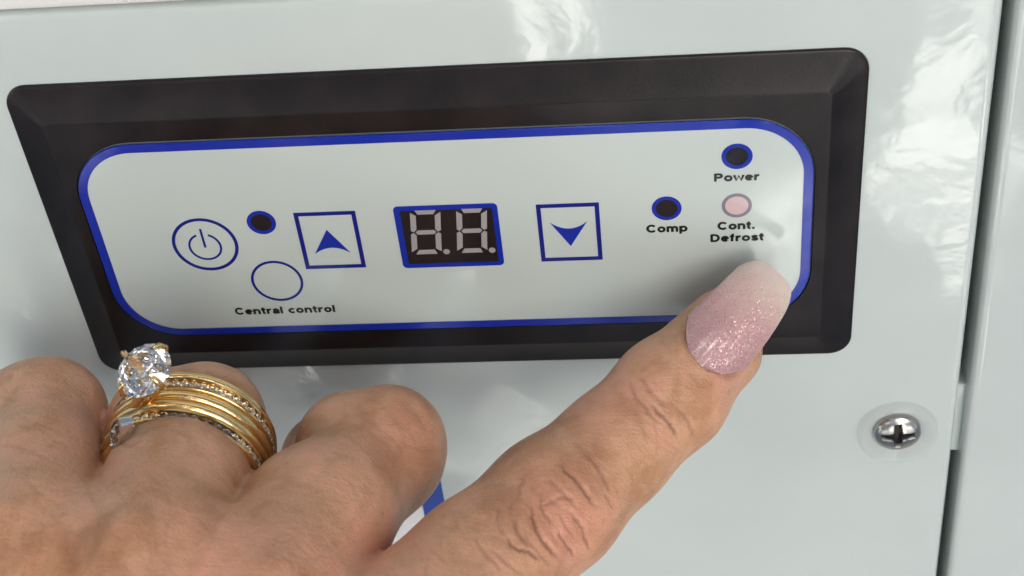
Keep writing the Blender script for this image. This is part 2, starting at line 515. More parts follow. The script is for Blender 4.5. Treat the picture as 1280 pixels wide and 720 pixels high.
n_ = rrect(lx0+bw, lx1-bw, lz0+bw, lz1-bw, 10.2, 16)
o_ = rrect(lx0+0.12, lx1-0.12, lz0+0.12, lz1-0.12, 11.9, 16)
V, F = loft_closed([lay(outer, -2.6), lay(outer, Y-0.0), lay(o_, Y-0.10), lay(n_, Y-0.10), lay(n_, Y+0.0)])
obj('blue_border', V, F, 'blue', lab, True, 30)

YP = Y-0.06                     # print sits a hair above the film
def flat_ring(cx, cz, ro, ri, n=72): return ring_plate(circle(cx, cz, ro, n), circle(cx, cz, ri, n), Y+0.01, YP)
def stroke_arc(cx, cz, r, w, a0, a1, n=48):
    o2 = [(cx+(r+w/2)*math.cos(rad(a0+(a1-a0)*k/n)), cz+(r+w/2)*math.sin(rad(a0+(a1-a0)*k/n))) for k in range(n+1)]
    i2 = [(cx+(r-w/2)*math.cos(rad(a0+(a1-a0)*k/n)), cz+(r-w/2)*math.sin(rad(a0+(a1-a0)*k/n))) for k in range(n+1)]
    return slab_poly(o2, i2)
def slab_poly(o2, i2):
    n = len(o2); V = lay(o2, YP)+lay(i2, YP)+lay(o2, Y+0.01)+lay(i2, Y+0.01); F = []
    for k in range(n-1):
        F += [(k, k+1, n+k+1, n+k), (2*n+k, 3*n+k, 3*n+k+1, 2*n+k+1), (k, 2*n+k, 2*n+k+1, k+1), (n+k, n+k+1, 3*n+k+1, 3*n+k)]
    F += [(0, n, 3*n, 2*n), (n-1, 3*n-1, 4*n-1, 2*n-1)]
    return V, F

# power button
V, F = flat_ring(29.66, -34.84, 6.27, 5.62)
pb = obj('power_button', V, F, 'navy', cp)
a = stroke_arc(29.55, -35.35, 2.98, 0.42, 112, 428-0)
bar = slab([(29.32, -35.5), (29.78, -35.5), (29.74, -31.1), (29.30, -31.1)], Y+0.01, YP)
V, F = merge(a, bar)
obj('power_symbol', V, F, 'navy', pb)
# central control button
V, F = flat_ring(41.56, -44.27, 5.0, 4.48)
cb = obj('central_control_button', V, F, 'navy', cp)
# arrow buttons
def sq(x0, x1, z0, z1, w):
    return ring_plate([(x0, z0), (x1, z0), (x1, z1), (x0, z1)], [(x0+w, z0+w), (x1-w, z0+w), (x1-w, z1-w), (x0+w, z1-w)], Y+0.01, YP)
def arrow(tip, l, r, notch, n=10):
    base = []
    for k in range(n+1):
        t = k/n
        c = 2*np.array(notch)-0.5*(np.array(l)+np.array(r))
        base.append(tuple((1-t)**2*np.array(l)+2*t*(1-t)*c+t*t*np.array(r)))
    return slab([tip]+base, Y+0.01, YP)
V, F = sq(47.68, 59.2, -41.54, -28.12, 0.82)
ub = obj('up_button', V, F, 'navy', cp)
V, F = arrow((53.2, -32.3), (50.0, -37.95), (56.8, -37.9), (53.45, -36.55)); obj('up_arrow', V, F, 'blue', ub)
V, F = sq(92.2, 103.55, -41.5, -28.2, 0.82)
db = obj('down_button', V, F, 'navy', cp)
V, F = arrow((97.87, -38.05), (94.5, -32.5), (101.2, -32.4), (97.9, -33.95)); obj('down_arrow', V, F, 'blue', db)

# display window
V, F = ring_plate(rrect(66.2, 85.25, -42.05, -27.5, 0.9, 6), rrect(67.35, 84.25, -41.1, -28.55, 0.35, 6), Y+0.01, YP)
dp = obj('display', V, F, 'blue', cp)
V, F = slab(rrect(67.3, 84.3, -41.15, -28.5, 0.4, 6), Y+0.01, Y-0.02)
obj('screen', V, F, 'screen', dp)
YS = Y-0.05
SL = 0.095                      # italic lean of the digits
def seg_mesh(kind):
    if kind == 'across': pts = [(-1.95, 0), (-1.5, 0.5), (1.5, 0.5), (1.95, 0), (1.5, -0.5), (-1.5, -0.5)]
    elif kind == 'top': pts = [(-1.95, 0.42), (2.0, 0.42), (1.5, -0.6), (-1.4, -0.6)]
    elif kind == 'bottom': pts = [(-1.45, 0.6), (1.5, 0.6), (2.0, -0.42), (-2.0, -0.42)]
    elif kind == 'side': pts = [(-0.56+2.25*SL, 2.25), (0.50+1.5*SL, 1.5), (0.52-1.6*SL, -1.65), (0-2.2*SL, -2.25), (-0.54-1.9*SL, -1.95)]
    elif kind == 'side_right': pts = [(0.56+2.25*SL, 2.25), (-0.50+1.5*SL, 1.5), (-0.52-1.6*SL, -1.65), (0-2.2*SL, -2.25), (0.54-1.9*SL, -1.95)]
    else: pts = circle(0, 0, 0.62, 24)
    if kind in ('top', 'bottom', 'across'): pts = [(x+z*SL, z) for x, z in pts]
    V, F = loft([lay(pts, 0.03), lay(pts, 0.0)], True, True)
    me = mesh_of('segment_'+kind, V, F); me.materials.append(M['segment'])
    bm = bmesh.new(); bm.from_mesh(me); bmesh.ops.recalc_face_normals(bm, faces=bm.faces); bm.to_mesh(me); bm.free()
    return me
SEG = {k: seg_mesh(k) for k in ('across', 'top', 'bottom', 'side', 'side_right', 'dot')}
flip = {}
for ox in (71.55, 80.05):
    zc, hh = -33.65, 4.75
    def sg(kind, x, z): place('digit_segment', SEG[kind], dp, (ox+(z-zc)*SL+x, YS, z))
    sg('top', 0, zc+hh); sg('across', 0, zc); sg('bottom', 0, zc-hh)
    for x, kd in ((-2.25, 'side'), (2.25, 'side_right')):
        sg(kd, x, zc+2.35)
    for x, kd in ((-2.25, 'side'), (2.25, 'side_right')):
        o = place('digit_segment', SEG[kd], dp, (ox+(-2.35)*SL+x, YS, zc-2.35))
        o.scale = (1, 1, -1) if False else (1, 1, 1)
        if kd == 'side': o.rotation_euler = (0, math.pi, 0); o.data = SEG['side_right']
        else: o.rotation_euler = (0, math.pi, 0); o.data = SEG['side']
    place('decimal_point', SEG['dot'], dp, (ox+3.25, YS, zc-hh))

# indicator lamps
for cx, cz, r, kind in ((41.37, -30.07, 2.72, 'd'), (115.57, -30.08, 2.67, 'd'), (128.02, -19.22, 2.70, 'd'), (128.0, -30.0, 2.67, 'p')):
    ri = 1.95 if kind == 'd' else 2.05
    V, F = flat_ring(cx, cz, r, ri, 56)
    il = obj('indicator_lamp', V, F, 'blue' if kind == 'd' else 'ring_grey', cp)
    if kind == 'p': il['label'] = 'pale pink indicator lamp in a grey ring'
    V, F = slab(circle(cx, cz, ri, 56), Y+0.01, Y-0.03)
    obj('lens', V, F, 'lens_dark' if kind == 'd' else 'lens_pink', il)

# printed words, drawn as pen strokes of a bold grotesque
def arc(cx, cy, rx, ry, a0, a1, n=18):
    return [(cx+rx*math.cos(rad(a0+(a1-a0)*k/n)), cy+ry*math.sin(rad(a0+(a1-a0)*k/n))) for k in range(n+1)]
GLYPH = {
    'C': (0.86, [arc(.43, .5, .33, .40, 38, 322)]),
    'P': (0.76, [[(.12, 0), (.12, 1)], [(.12, .9), (.42, .9)]+arc(.42, .69, .21, .21, 90, -90)+[(.12, .48)]]),
    'D': (0.84, [[(.12, 0), (.12, 1)], [(.12, .9), (.36, .9)]+arc(.36, .5, .33, .40, 90, -90)+[(.12, .1)]]),
    'e': (0.66, [[(.10, .37), (.56, .37)], arc(.33, .36, .235, .265, 0, 318)]),
    'n': (0.67, [[(.11, 0), (.11, .72)], [(.11, .36)]+arc(.335, .42, .215, .21, 180, 0)+[(.55, 0)]]),
    'm': (1.0, [[(.11, 0), (.11, .72)], [(.11, .36)]+arc(.30, .43, .185, .20, 180, 0)+[(.485, 0)], [(.485, .36)]+arc(.68, .43, .185, .20, 180, 0)+[(.865, 0)]]),
    't': (0.42, [[(.19, .93), (.19, .25)]+arc(.33, .23, .14, .14, 180, 280), [(.0, .64), (.39, .64)]]),
    'r': (0.47, [[(.11, 0), (.11, .72)], [(.11, .34)]+arc(.37, .36, .26, .26, 180, 78)]),
    'a': (0.64, [arc(.28, .21, .18, .13, 0, 360), [(.51, 0), (.51, .45)]+arc(.31, .45, .20, .18, 0, 165)]),
    'l': (0.25, [[(.11, 0), (.11, 1)]]),
    'c': (0.62, [arc(.33, .36, .235, .265, 42, 318)]),
    'o': (0.70, [arc(.34, .36, .24, .265, 0, 360)]),
    'p': (0.71, [[(.11, -.26), (.11, .72)], arc(.35, .36, .235, .265, 0, 360)]),
    'w': (0.86, [[(.05, .72), (.23, .06), (.42, .66), (.61, .06), (.79, .72)]]),
    'f': (0.42, [[(.19, 0), (.19, .74)]+arc(.34, .74, .15, .16, 180, 85), [(.0, .64), (.38, .64)]]),
    's': (0.60, [[(.50, .52), (.44, .60), (.32, .63), (.19, .61), (.12, .53), (.15, .45), (.26, .39), (.38, .35), (.48, .29), (.50, .20), (.43, .12), (.31, .09), (.17, .12), (.09, .21)]]),
    '.': (0.30, [[(.12, 0), (.12, .2)]]),
    ' ': (0.36, []),
}
def words(text, x0, x1, zb, cap, parent, w=0.24):
    adv = sum(GLYPH[c][0]+0.06 for c in text)-0.08
    sx = (x1-x0)/adv
    parts, pen, lift = [], 0.0, 0
    for c in text:
        a, strokes = GLYPH[c]
        for st_ in strokes:
            Q = np.array([((pen+x)*sx, y*cap) for x, y in st_]); n = len(Q)
            closed = np.linalg.norm(Q[0]-Q[-1]) < 1e-6
            T = np.gradient(Q, axis=0)
            if closed: T[0] = T[-1] = Q[1]-Q[-2]
            T /= np.linalg.norm(T, axis=1, keepdims=True)
            Nn = np.stack([-T[:, 1], T[:, 0]], 1)*w*cap/2*np.array([1.12, 1.0])
            y_ = YP-0.004*(lift % 4); lift += 1
            A_, B_ = Q+Nn, Q-Nn
            V = [(x0+p[0], yy, zb+p[1]) for yy in (y_, Y+0.01) for L in (A_, B_) for p in L]
            F = []
            for k in range(n-1):
                F += [(k, k+1, n+k+1, n+k), (k, 2*n+k, 2*n+k+1, k+1), (n+k, n+k+1, 3*n+k+1, 3*n+k)]
            F += [(0, n, 3*n, 2*n), (n-1, 3*n-1, 4*n-1, 2*n-1)]
            parts.append((V, F))
        pen += a+0.06
    V, F = merge(*parts)
    obj('printed_text', V, F, 'ink', parent)
words('Central control', 31.75, 51.5, -52.45, 1.72, cp)
words('Comp', 111.8, 119.2, -35.5, 1.78, cp)
words('Power', 124.0, 131.95, -24.5, 1.72, cp)
words('Cont.', 124.6, 131.3, -35.4, 1.78, cp)
words('Defrost', 123.25, 132.85, -38.15, 1.74, cp)

# ------------------------------------------------------------------ hand
A3 = lambda *p: np.array(p, np.float32)
J = dict(
    i_tip=(125.8, -9.9, -51.2), i_pad=(123.5, -14.3, -53.6), i_dip=(115.3, -25.1, -54.7), i_mid=(105.0, -35.7, -57.7), i_pip=(95.0, -47.2, -58.6), i_pro=(83.4, -61.0, -58.8), i_mcp=(71.3, -78.9, -56.0),
    m_pip=(63.8, -36.4, -57.8), m_pro=(56.2, -55.4, -52.4), m_mcp=(51.0, -75.3, -47.0), m_dip=(47.9, -17.1, -79.0), m_tip=(49.0, -26.4, -83.8),
    r_pip=(30.5, -33.5, -53.6), r_pro=(33.0, -52.7, -46.9), r_mcp=(34.9, -73.1, -41.7), r_dip=(20.3, -16.9, -77.3), r_tip=(20.3, -28.2, -81.1),
    p_pip=(2.2, -31.2, -50.8), p_pro=(9.3, -49.7, -45.7), p_mcp=(14.8, -67.8, -42.9), p_dip=(-8.0, -16.1, -71.6), p_tip=(-5.8, -26.7, -75.1),
    m_a=(58.3, -34.7, -56.4), m_b=(65.1, -33.7, -56.4), r_a=(24.8, -33.1, -52.1), r_b=(32.3, -32.0, -52.1), p_a=(-0.8, -31.1, -51.7), p_b=(3.1, -31.2, -50.9),
    i_w=(67.4, -121.6, -64.9), m_w=(59.1, -125.0, -58.2), r_w=(47.3, -125.7, -57.1), p_w=(32.4, -122.8, -63.6),
    web_a=(69.4, -86.1, -57.9), web_b=(52.6, -81.5, -49.8), palm_a=(58.6, -74.1, -82.3), palm_b=(41.0, -75.2, -80.6), palm_c=(18.8, -73.7, -78.2), palm_w=(43.9, -114.0, -86.1), arm=(59.7, -167.1, -79.5),
    t_cmc=(61.5, -98.2, -86.0), t_mcp=(81.0, -70.4, -87.9), t_ip=(80.8, -49.4, -91.2), t_tip=(76.0, -38.9, -90.5))
J = {k: np.array(v, np.float32) for k, v in J.items()}
VIEW = -np.array(FWD, np.float32)           # the way the back of the hand faces

def cone(P, a, b, ra, rb):
    a = J[a] if isinstance(a, str) else np.asarray(a, np.float32); b = J[b] if isinstance(b, str) else np.asarray(b, np.float32)
    ab = b-a
    t = np.clip(((P-a)@ab)/float(ab@ab), 0, 1)
    q = P-a-t[..., None]*ab
    return np.sqrt((q*q).sum(-1))-(ra+(rb-ra)*t)
def ball(P, a, r, squash=None):
    c = J[a] if isinstance(a, str) else np.asarray(a, np.float32)
    return np.sqrt(((P-c)**2).sum(-1))-r
def smin(a, b, k):
    h = np.maximum(k-np.abs(a-b), 0)/k
    return np.minimum(a, b)-h*h*h*k/6
def lump(P, c, r, amp):
    c = J[c] if isinstance(c, str) else np.asarray(c, np.float32)
    return amp*np.exp(-((P-c)**2).sum(-1)/(r*r))

def hand_sdf(P):
    # index
    f = cone(P, 'i_tip', 'i_pad', 6.1, 8.1)
    f = smin(f, cone(P, 'i_pad', 'i_dip', 8.1, 10.0), 5)
    f = smin(f, cone(P, 'i_dip', 'i_mid', 9.9, 9.9), 5)
    f = smin(f, cone(P, 'i_mid', 'i_pip', 9.9, 11.3), 5)
    f = smin(f, cone(P, 'i_pip', 'i_pro', 11.3, 11.7), 5)
    index = smin(f, cone(P, 'i_pro', 'i_mcp', 11.7, 13.2), 5)
    # middle
    f = smin(smin(ball(P, 'm_a', 9.8), ball(P, 'm_b', 9.9), 2.5), cone(P, 'm_pip', 'm_pro', 10.0, 11.9), 3.5)
    f = smin(f, cone(P, 'm_pro', 'm_mcp', 12.1, 12.6), 6)
    f = smin(f, cone(P, 'm_pip', 'm_dip', 10.6, 9.0), 5)
    middle = smin(f, cone(P, 'm_dip', 'm_tip', 9.0, 7.5), 4)
    # ring
    f = smin(smin(ball(P, 'r_a', 10.4), ball(P, 'r_b', 10.5), 2.5), cone(P, 'r_pip', 'r_pro', 10.4, 11.6), 3.5)
    f = smin(f, cone(P, 'r_pro', 'r_mcp', 11.6, 12.6), 6)
    f = smin(f, cone(P, 'r_pip', 'r_dip', 10.4, 8.8), 5)
    ringf = smin(f, cone(P, 'r_dip', 'r_tip', 8.8, 7.3), 4)
    # little finger
    f = smin(cone(P, 'p_a', 'p_b', 10.1, 10.1), cone(P, 'p_pip', 'p_pro', 9.6, 9.8), 5)
    f = smin(f, cone(P, 'p_pro', 'p_mcp', 9.8, 10.8), 6)
    f = smin(f, cone(P, 'p_pip', 'p_dip', 9.0, 7.8), 5)
    little = smin(f, cone(P, 'p_dip', 'p_tip', 7.8, 6.8), 4)
    # metacarpals, palm, wrist
    d = cone(P, 'i_mcp', 'i_w', 12.4, 13)
    d = smin(d, cone(P, 'm_mcp', 'm_w', 12.2, 13), 6.5)
    d = smin(d, cone(P, 'r_mcp', 'r_w', 12.0, 13), 6.5)
    d = smin(d, cone(P, 'p_mcp', 'p_w', 11.0, 12.5), 6.5)
    for a in ('palm_a', 'palm_b', 'palm_c'):
        d = smin(d, cone(P, a, 'palm_w', 17, 17), 14)
    d = smin(d, cone(P, 'palm_w', 'arm', 24, 27), 22)
    th = cone(P, 't_cmc', 't_mcp', 15, 11.5)
    th = smin(th, cone(P, 't_mcp', 't_ip', 11.5, 9.8), 5)
    th = smin(th, cone(P, 't_ip', 't_tip', 9.8, 7.5), 4)
    d = smin(d, th, 9)
    curled = smin(smin(middle, ringf, 2.0), little, 2.0)
    d = smin(smin(curled, d, 7), index, 1.4)
    # soft webs between the knuckles
    web = smin(smin(cone(P, 'web_a', 'web_b', 10.5, 10.5), cone(P, 'm_mcp', 'r_mcp', 10.5, 10.5), 5), cone(P, 'r_mcp', 'p_mcp', 10.0, 9.5), 5)
    d = smin(d, web, 4)
    # cords running over the knuckles and along the back of the hand
    for a, b_, c_, r0_, r1_ in (('m_pro', 'm_mcp', 'm_w', 11.9, 12.6), ('r_pro', 'r_mcp', 'r_w', 11.6, 12.6), ('p_pro', 'p_mcp', 'p_w', 9.8, 10.8), ('i_pro', 'i_mcp', 'i_w', 11.7, 13.0)):
        ax_ = (J[a]-J[b_])/np.linalg.norm(J[a]-J[b_]); n1_ = VIEW-ax_*(VIEW@ax_); n1_ = n1_/np.linalg.norm(n1_)
        mid_ = J[b_]+(n1_+VIEW)/np.linalg.norm(n1_+VIEW)*(r1_-0.4)
        d = smin(d, cone(P, J[a]+n1_*(r0_-2.2), mid_, 1.8, 2.6), 4)
        d = smin(d, cone(P, mid_, J[c_]+VIEW*12.0, 2.6, 2.2), 4.5)
    # knuckle and tendon relief
    for k, amp in (('m_mcp', 2.2), ('r_mcp', 1.8), ('p_mcp', 1.6)):
        d = d-lump(P, J[k]+VIEW*12, 9, amp)
    return d

def surface_net(sdf, lo, hi, h):
    n = np.ceil((np.array(hi)-lo)/h).astype(int)+1
    ax = [np.asarray(lo[i]+h*np.arange(n[i]), np.float32) for i in range(3)]
    vals = np.empty(n, np.float32)
    for i0 in range(0, n[0], 24):
        G = np.stack(np.meshgrid(ax[0][i0:i0+24], ax[1], ax[2], indexing='ij'), -1)
        vals[i0:i0+24] = sdf(G)
    ins = vals < 0
    c = np.zeros(n-1, np.int8)
    for dx in (0, 1):
        for dy in (0, 1):
            for dz in (0, 1):
                c += ins[dx:n[0]-1+dx, dy:n[1]-1+dy, dz:n[2]-1+dz]
    act = np.argwhere((c > 0) & (c < 8))
    idx = -np.ones(n-1, np.int64); idx[tuple(act.T)] = np.arange(len(act))
    acc = np.zeros((len(act), 3)); cnt = np.zeros(len(act))
    cor = [(x, y, z) for x in (0, 1) for y in (0, 1) for z in (0, 1)]
    for a in cor:
        for k in range(3):
            if a[k]: continue
            b_ = list(a); b_[k] = 1
            va = vals[tuple((act+a).T)]; vb = vals[tuple((act+b_).T)]
            m_ = (va < 0) != (vb < 0)
            t = np.where(m_, va/np.where(m_, va-vb, 1), 0)
            pos = np.array(a)+t[:, None]*(np.array(b_)-np.array(a))
            acc[m_] += pos[m_]; cnt += m_
    V = (act+acc/cnt[:, None])*h+np.array(lo)
    Fs = []
    for k in range(3):
        i, j = (k+1) % 3, (k+2) % 3
        sl0 = [slice(None)]*3; sl1 = [slice(None)]*3
        sl0[k] = slice(0, -1); sl1[k] = slice(1, None)
        e = np.argwhere(ins[tuple(sl0)] != ins[tuple(sl1)])
        e = e[(e[:, i] > 0) & (e[:, j] > 0) & (e[:, i] < n[i]-1) & (e[:, j] < n[j]-1)]
        q = []
        for di, dj in ((-1, -1), (0, -1), (0, 0), (-1, 0)):
            ee = e.copy(); ee[:, i] += di; ee[:, j] += dj
            q.append(idx[tuple(ee.T)])
        q = np.stack(q, 1)
        fl = ~ins[tuple(e.T)]
        q[fl] = q[fl][:, ::-1]
        Fs.append(q)
    return V, np.concatenate(Fs)

def subdivide(V, F):
    n = len(V)
    fc = V[F].mean(1)
    E = np.stack([F, np.roll(F, -1, 1)], -1).reshape(-1, 2)
    Es = np.sort(E, 1)
    key = Es[:, 0]*(n+1)+Es[:, 1]
    uk, inv_ = np.unique(key, return_inverse=True)
    ev = np.stack([uk//(n+1), uk % (n+1)], 1)
    em = V[ev].mean(1)
    inv_ = inv_.reshape(-1, 4)+n
    fi = np.arange(len(F))+n+len(em)
    Q = [np.stack([F[:, k], inv_[:, k], fi, inv_[:, (k-1) % 4]], 1) for k in range(4)]
    return np.concatenate([V, em, fc]), np.concatenate(Q)

def grad(P, e=0.35):
    g = np.stack([hand_sdf(P+e*u)-hand_sdf(P-e*u) for u in np.eye(3, dtype=np.float32)], -1)
    return g/np.maximum(1e-9, np.linalg.norm(g, axis=-1, keepdims=True))

NB = np.array((120.3, -27.0, -46.4)); NT = np.array((135.0, -10.1, -39.8))
na_ = NT-NB; nl = np.linalg.norm(na_); na_ = na_/nl
nn_ = np.array(VIEW, float)-0.02*np.array(RIGHT); nn_ -= na_*(nn_@na_); nn_ /= np.linalg.norm(nn_)
nb_ = np.cross(na_, nn_)
NU, NV = 40, 28
def nail_pt(u, v, off):
    hw = 6.9*(1-0.10*u-0.06*u*u)
    # rounded ends
    x = v
    s0 = 7.4*x*x            # cuticle arc
    s1 = nl-3.2*(abs(x)**4)                              # squared oval tip
    s = s0*0.9+(s1-s0*0.9)*u
    th_ = x*0.80
    R_ = hw/math.sin(0.80)
    lat = R_*math.sin(th_)
    up = R_*(math.cos(th_)-1)
    arch = 1.5*math.sin(math.pi*min(1, u*0.9+0.1))
    return NB+na_*s+nb_*lat+nn_*(up+arch+off)

lo = np.min(list(J.values()), 0)-32; hi = np.max(list(J.values()), 0)+32
lo = np.maximum(lo, J['m_w'].min()-400)
V, F = surface_net(hand_sdf, lo, hi, 1.25)
def settle(V, it=2):
    P = V.astype(np.float32)
    for _ in range(it):
        P = P-(hand_sdf(P)[:, None])*grad(P)
    return P
V, F = subdivide(V, F); V = settle(V, 1)
V, F = subdivide(V, F); V = settle(V, 1)
N = grad(V)

# wrinkles: thin valleys drawn across the back of the index finger, measured in the finger's own plane
CREASES = [   # (depth, width, points)
    (0.45, 0.34, [(92.4, -54.7, -50.0), (92.9, -56.9, -52.6), (94.5, -58.8, -55.0), (96.6, -60.4, -57.2)]),
    (0.36, 0.34, [(88.0, -58.5, -53.6), (89.4, -59.5, -55.0), (91.8, -59.9, -55.8), (93.5, -60.7, -57.1)]),
    (0.24, 0.34, [(93.8, -53.1, -48.3), (94.2, -55.2, -50.8), (96.1, -56.7, -52.9)]),
    (0.24, 0.34, [(93.7, -55.1, -50.6), (95.7, -54.2, -49.9), (98.2, -53.6, -49.6), (99.1, -54.3, -50.6)]),
    (0.30, 0.34, [(96.5, -57.5, -53.8), (97.9, -58.8, -55.6), (99.3, -59.8, -57.0)]),
    (0.30, 0.34, [(99.0, -55.3, -51.7), (100.4, -56.8, -53.7), (101.6, -59.1, -56.6)]),
    (0.43, 0.34, [(96.7, -49.4, -46.0), (99.1, -50.7, -48.0), (101.0, -52.2, -50.0), (102.6, -53.8, -52.1)]),
    (0.20, 0.34, [(100.2, -46.4, -46.1), (102.5, -47.5, -47.9), (104.2, -49.4, -50.3), (105.2, -51.2, -52.6)]),
    (0.18, 0.34, [(104.3, -50.7, -51.9), (105.5, -52.5, -54.2)]),
    (0.24, 0.34, [(89.5, -56.2, -51.2), (90.2, -58.0, -53.4), (91.8, -59.1, -55.0)]),
    (0.19, 0.34, [(87.1, -55.1, -49.5), (86.8, -57.0, -51.6), (88.0, -58.5, -53.6)]),
    (0.16, 0.34, [(89.2, -54.3, -48.9), (88.9, -56.2, -51.1)]),
    (0.18, 0.34, [(91.5, -51.4, -45.9), (90.4, -53.2, -47.9), (90.0, -54.9, -49.7)]),
    (0.14, 0.34, [(84.6, -61.0, -52.8), (88.7, -62.7, -55.5), (91.1, -63.8, -57.2)]),
    (0.16, 0.34, [(82.8, -59.9, -51.3), (84.8, -61.6, -53.6), (87.8, -63.6, -56.4)]),
    (0.19, 0.34, [(95.0, -52.0, -47.2), (97.1, -52.9, -48.6), (99.8, -54.6, -51.0)]),
    (0.16, 0.34, [(91.0, -57.7, -53.2), (92.6, -59.5, -55.5), (95.4, -61.0, -57.8)]),
    (0.16, 0.34, [(96.9, -55.3, -51.4), (97.7, -56.5, -52.9), (98.9, -57.9, -54.7)]),
    (0.22, 0.34, [(108.3, -30.3, -45.8), (109.3, -32.1, -48.0), (111.3, -33.6, -50.1), (113.3, -35.1, -52.2)]),
    (0.37, 0.34, [(111.7, -32.9, -49.4), (113.7, -34.0, -50.9), (115.3, -35.0, -52.4), (116.2, -36.3, -54.1)]),
    (0.20, 0.50, [(116.9, -33.2, -50.6), (118.5, -34.7, -52.6), (119.2, -36.0, -54.3)]),
    (0.18, 0.50, [(110.2, -29.8, -45.6), (111.8, -31.4, -47.6), (115.0, -33.2, -50.2)]),
    (0.16, 0.55, [(98.8, -43.6, -47.3), (101.7, -44.6, -49.0), (103.6, -46.4, -51.3)]),
    (0.08, 0.60, [(69.7, -38.4, -42.6), (72.6, -39.5, -44.4), (74.1, -41.7, -47.1)]),
    (0.08, 0.60, [(66.7, -39.2, -43.0), (70.4, -40.6, -45.2), (72.2, -42.8, -48.1)]),
    (0.07, 0.60, [(64.4, -40.9, -44.7), (68.1, -42.0, -46.6), (69.9, -44.6, -49.8)]),
    (0.07, 0.60, [(37.1, -37.1, -35.7), (40.9, -37.8, -37.1), (43.5, -39.6, -39.6)]),
]
VW = -np.array(FWD)
CV = np.array(CAM)
ux = np.array(RIGHT); uy = np.array(DOWN)
def flat(P):                     # finger plane coordinates: across the line of sight of the back of the hand, scaled to the knuckle's distance
    q = np.asarray(P, float)-CV
    z = q@np.array(FWD)
    return np.stack([q@ux/z, q@uy/z], -1)*256
front = np.clip((N@VW)*2.2, 0, 1)
P2 = flat(V)
disp = np.zeros(len(V)); cr = np.zeros(len(V))
jit = np.random.RandomState(3)
for dep, wid, pts in CREASES:
    L = flat(np.array(pts))
    # smooth the polyline
    t = np.linspace(0, len(L)-1, 8*(len(L)-1)+1)
    k = np.clip(t.astype(int), 0, len(L)-2); u_ = t-k
    pm = L[np.maximum(k-1, 0)]; p0 = L[k]; p1 = L[k+1]; pn = L[np.minimum(k+2, len(L)-1)]
    u1 = u_[:, None]
    C_ = 0.5*((2*p0)+(-pm+p1)*u1+(2*pm-5*p0+4*p1-pn)*u1**2+(-pm+3*p0-3*p1+pn)*u1**3)
    C_ = C_+jit.normal(0, 0.10, C_.shape)
    bb = (P2 > C_.min(0)-4).all(1) & (P2 < C_.max(0)+4).all(1)
    ids = np.nonzero(bb)[0]
    if not len(ids): continue
    best = np.full(len(ids), 1e9); bt = np.zeros(len(ids))
    for a in range(len(C_)-1):
        A_, B_ = C_[a], C_[a+1]; ab = B_-A_
        tt = np.clip(((P2[ids]-A_)@ab)/(ab@ab), 0, 1)
        dd = np.linalg.norm(P2[ids]-A_-tt[:, None]*ab, axis=1)
        m_ = dd < best
        best[m_] = dd[m_]; bt[m_] = (a+tt[m_])/(len(C_)-1)
    fade = np.clip(np.minimum(bt, 1-bt)*5, 0.12, 1)
    valley = np.exp(-(best/wid)**2)*fade
    rim = np.exp(-((best-wid*2.6)/(wid*1.8))**2)*fade
    disp[ids] += (-dep*valley+dep*0.12*rim)*front[ids]
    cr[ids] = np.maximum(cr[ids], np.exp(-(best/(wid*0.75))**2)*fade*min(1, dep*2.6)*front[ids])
# skin fold round the root of the nail
fold = np.array([nail_pt(0, v_, -0.6) for v_ in np.linspace(-1, 1, 60)]+[nail_pt(u_, s_, -0.6) for s_ in (-1, 1) for u_ in np.linspace(0, 0.45, 24)])
near = np.nonzero(np.linalg.norm(V-fold.mean(0), axis=1) < 14)[0]
dn = np.min(np.linalg.norm(V[near][:, None, :]-fold[None], axis=2), axis=1)
disp[near] += 0.4*np.exp(-((dn-1.2)/0.9)**2)
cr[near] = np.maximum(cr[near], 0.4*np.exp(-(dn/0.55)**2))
# fine skin lines: short faint scratches, denser on the knuckles
def scatter(c, spread, n, ang, dang, length, dep):
    c = flat(np.array(c))
    for _ in range(n):
        o_ = c+jit.normal(0, 1, 2)*spread
        a_ = ang+jit.normal(0, dang)
        l_ = length*jit.uniform(0.5, 1.3); bend = jit.normal(0, 0.18)
        tt_ = np.linspace(-0.5, 0.5, 6)
        L = o_+np.stack([np.cos(a_+bend*tt_*4)*l_*tt_, np.sin(a_+bend*tt_*4)*l_*tt_], 1)
        bb = (P2 > L.min(0)-1.5).all(1) & (P2 < L.max(0)+1.5).all(1)
        ids = np.nonzero(bb)[0]
        if not len(ids): continue
        best = np.full(len(ids), 1e9); bt = np.zeros(len(ids))
        for a in range(5):
            A_, B_ = L[a], L[a+1]; ab = B_-A_
            q = np.clip(((P2[ids]-A_)@ab)/(ab@ab), 0, 1)
            dd = np.linalg.norm(P2[ids]-A_-q[:, None]*ab, axis=1)
            m_ = dd < best; best[m_] = dd[m_]; bt[m_] = (a+q[m_])/5
        d_ = dep*jit.uniform(0.4, 1.2)
        val = np.exp(-(best/0.34)**2)*np.clip(np.minimum(bt, 1-bt)*4, 0, 1)*front[ids]
        disp[ids] -= d_*val
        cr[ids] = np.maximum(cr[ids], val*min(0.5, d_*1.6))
scatter((95.6, -55.8, -51.7), (6.5, 5.0), 50, 1.05, 0.30, 6, 0.10)
scatter((113.5, -33.7, -50.6), (4.5, 3.5), 22, 0.85, 0.25, 6, 0.08)
scatter((106.1, -43.8, -48.7), (11, 9), 45, 0.85, 0.6, 5, 0.03)
scatter((89.4, -61.8, -51.5), (9, 8), 40, 0.95, 0.5, 5, 0.045)
scatter((104.7, -44.7, -49.6), (6, 5), 16, 0.85, 0.5, 4, 0.035)
scatter((65.0, -40.8, -47.7), (5.5, 4.5), 40, 0.35, 0.35, 6, 0.075)
scatter((36.7, -37.2, -41.8), (5, 3.5), 26, 0.25, 0.3, 5, 0.12)
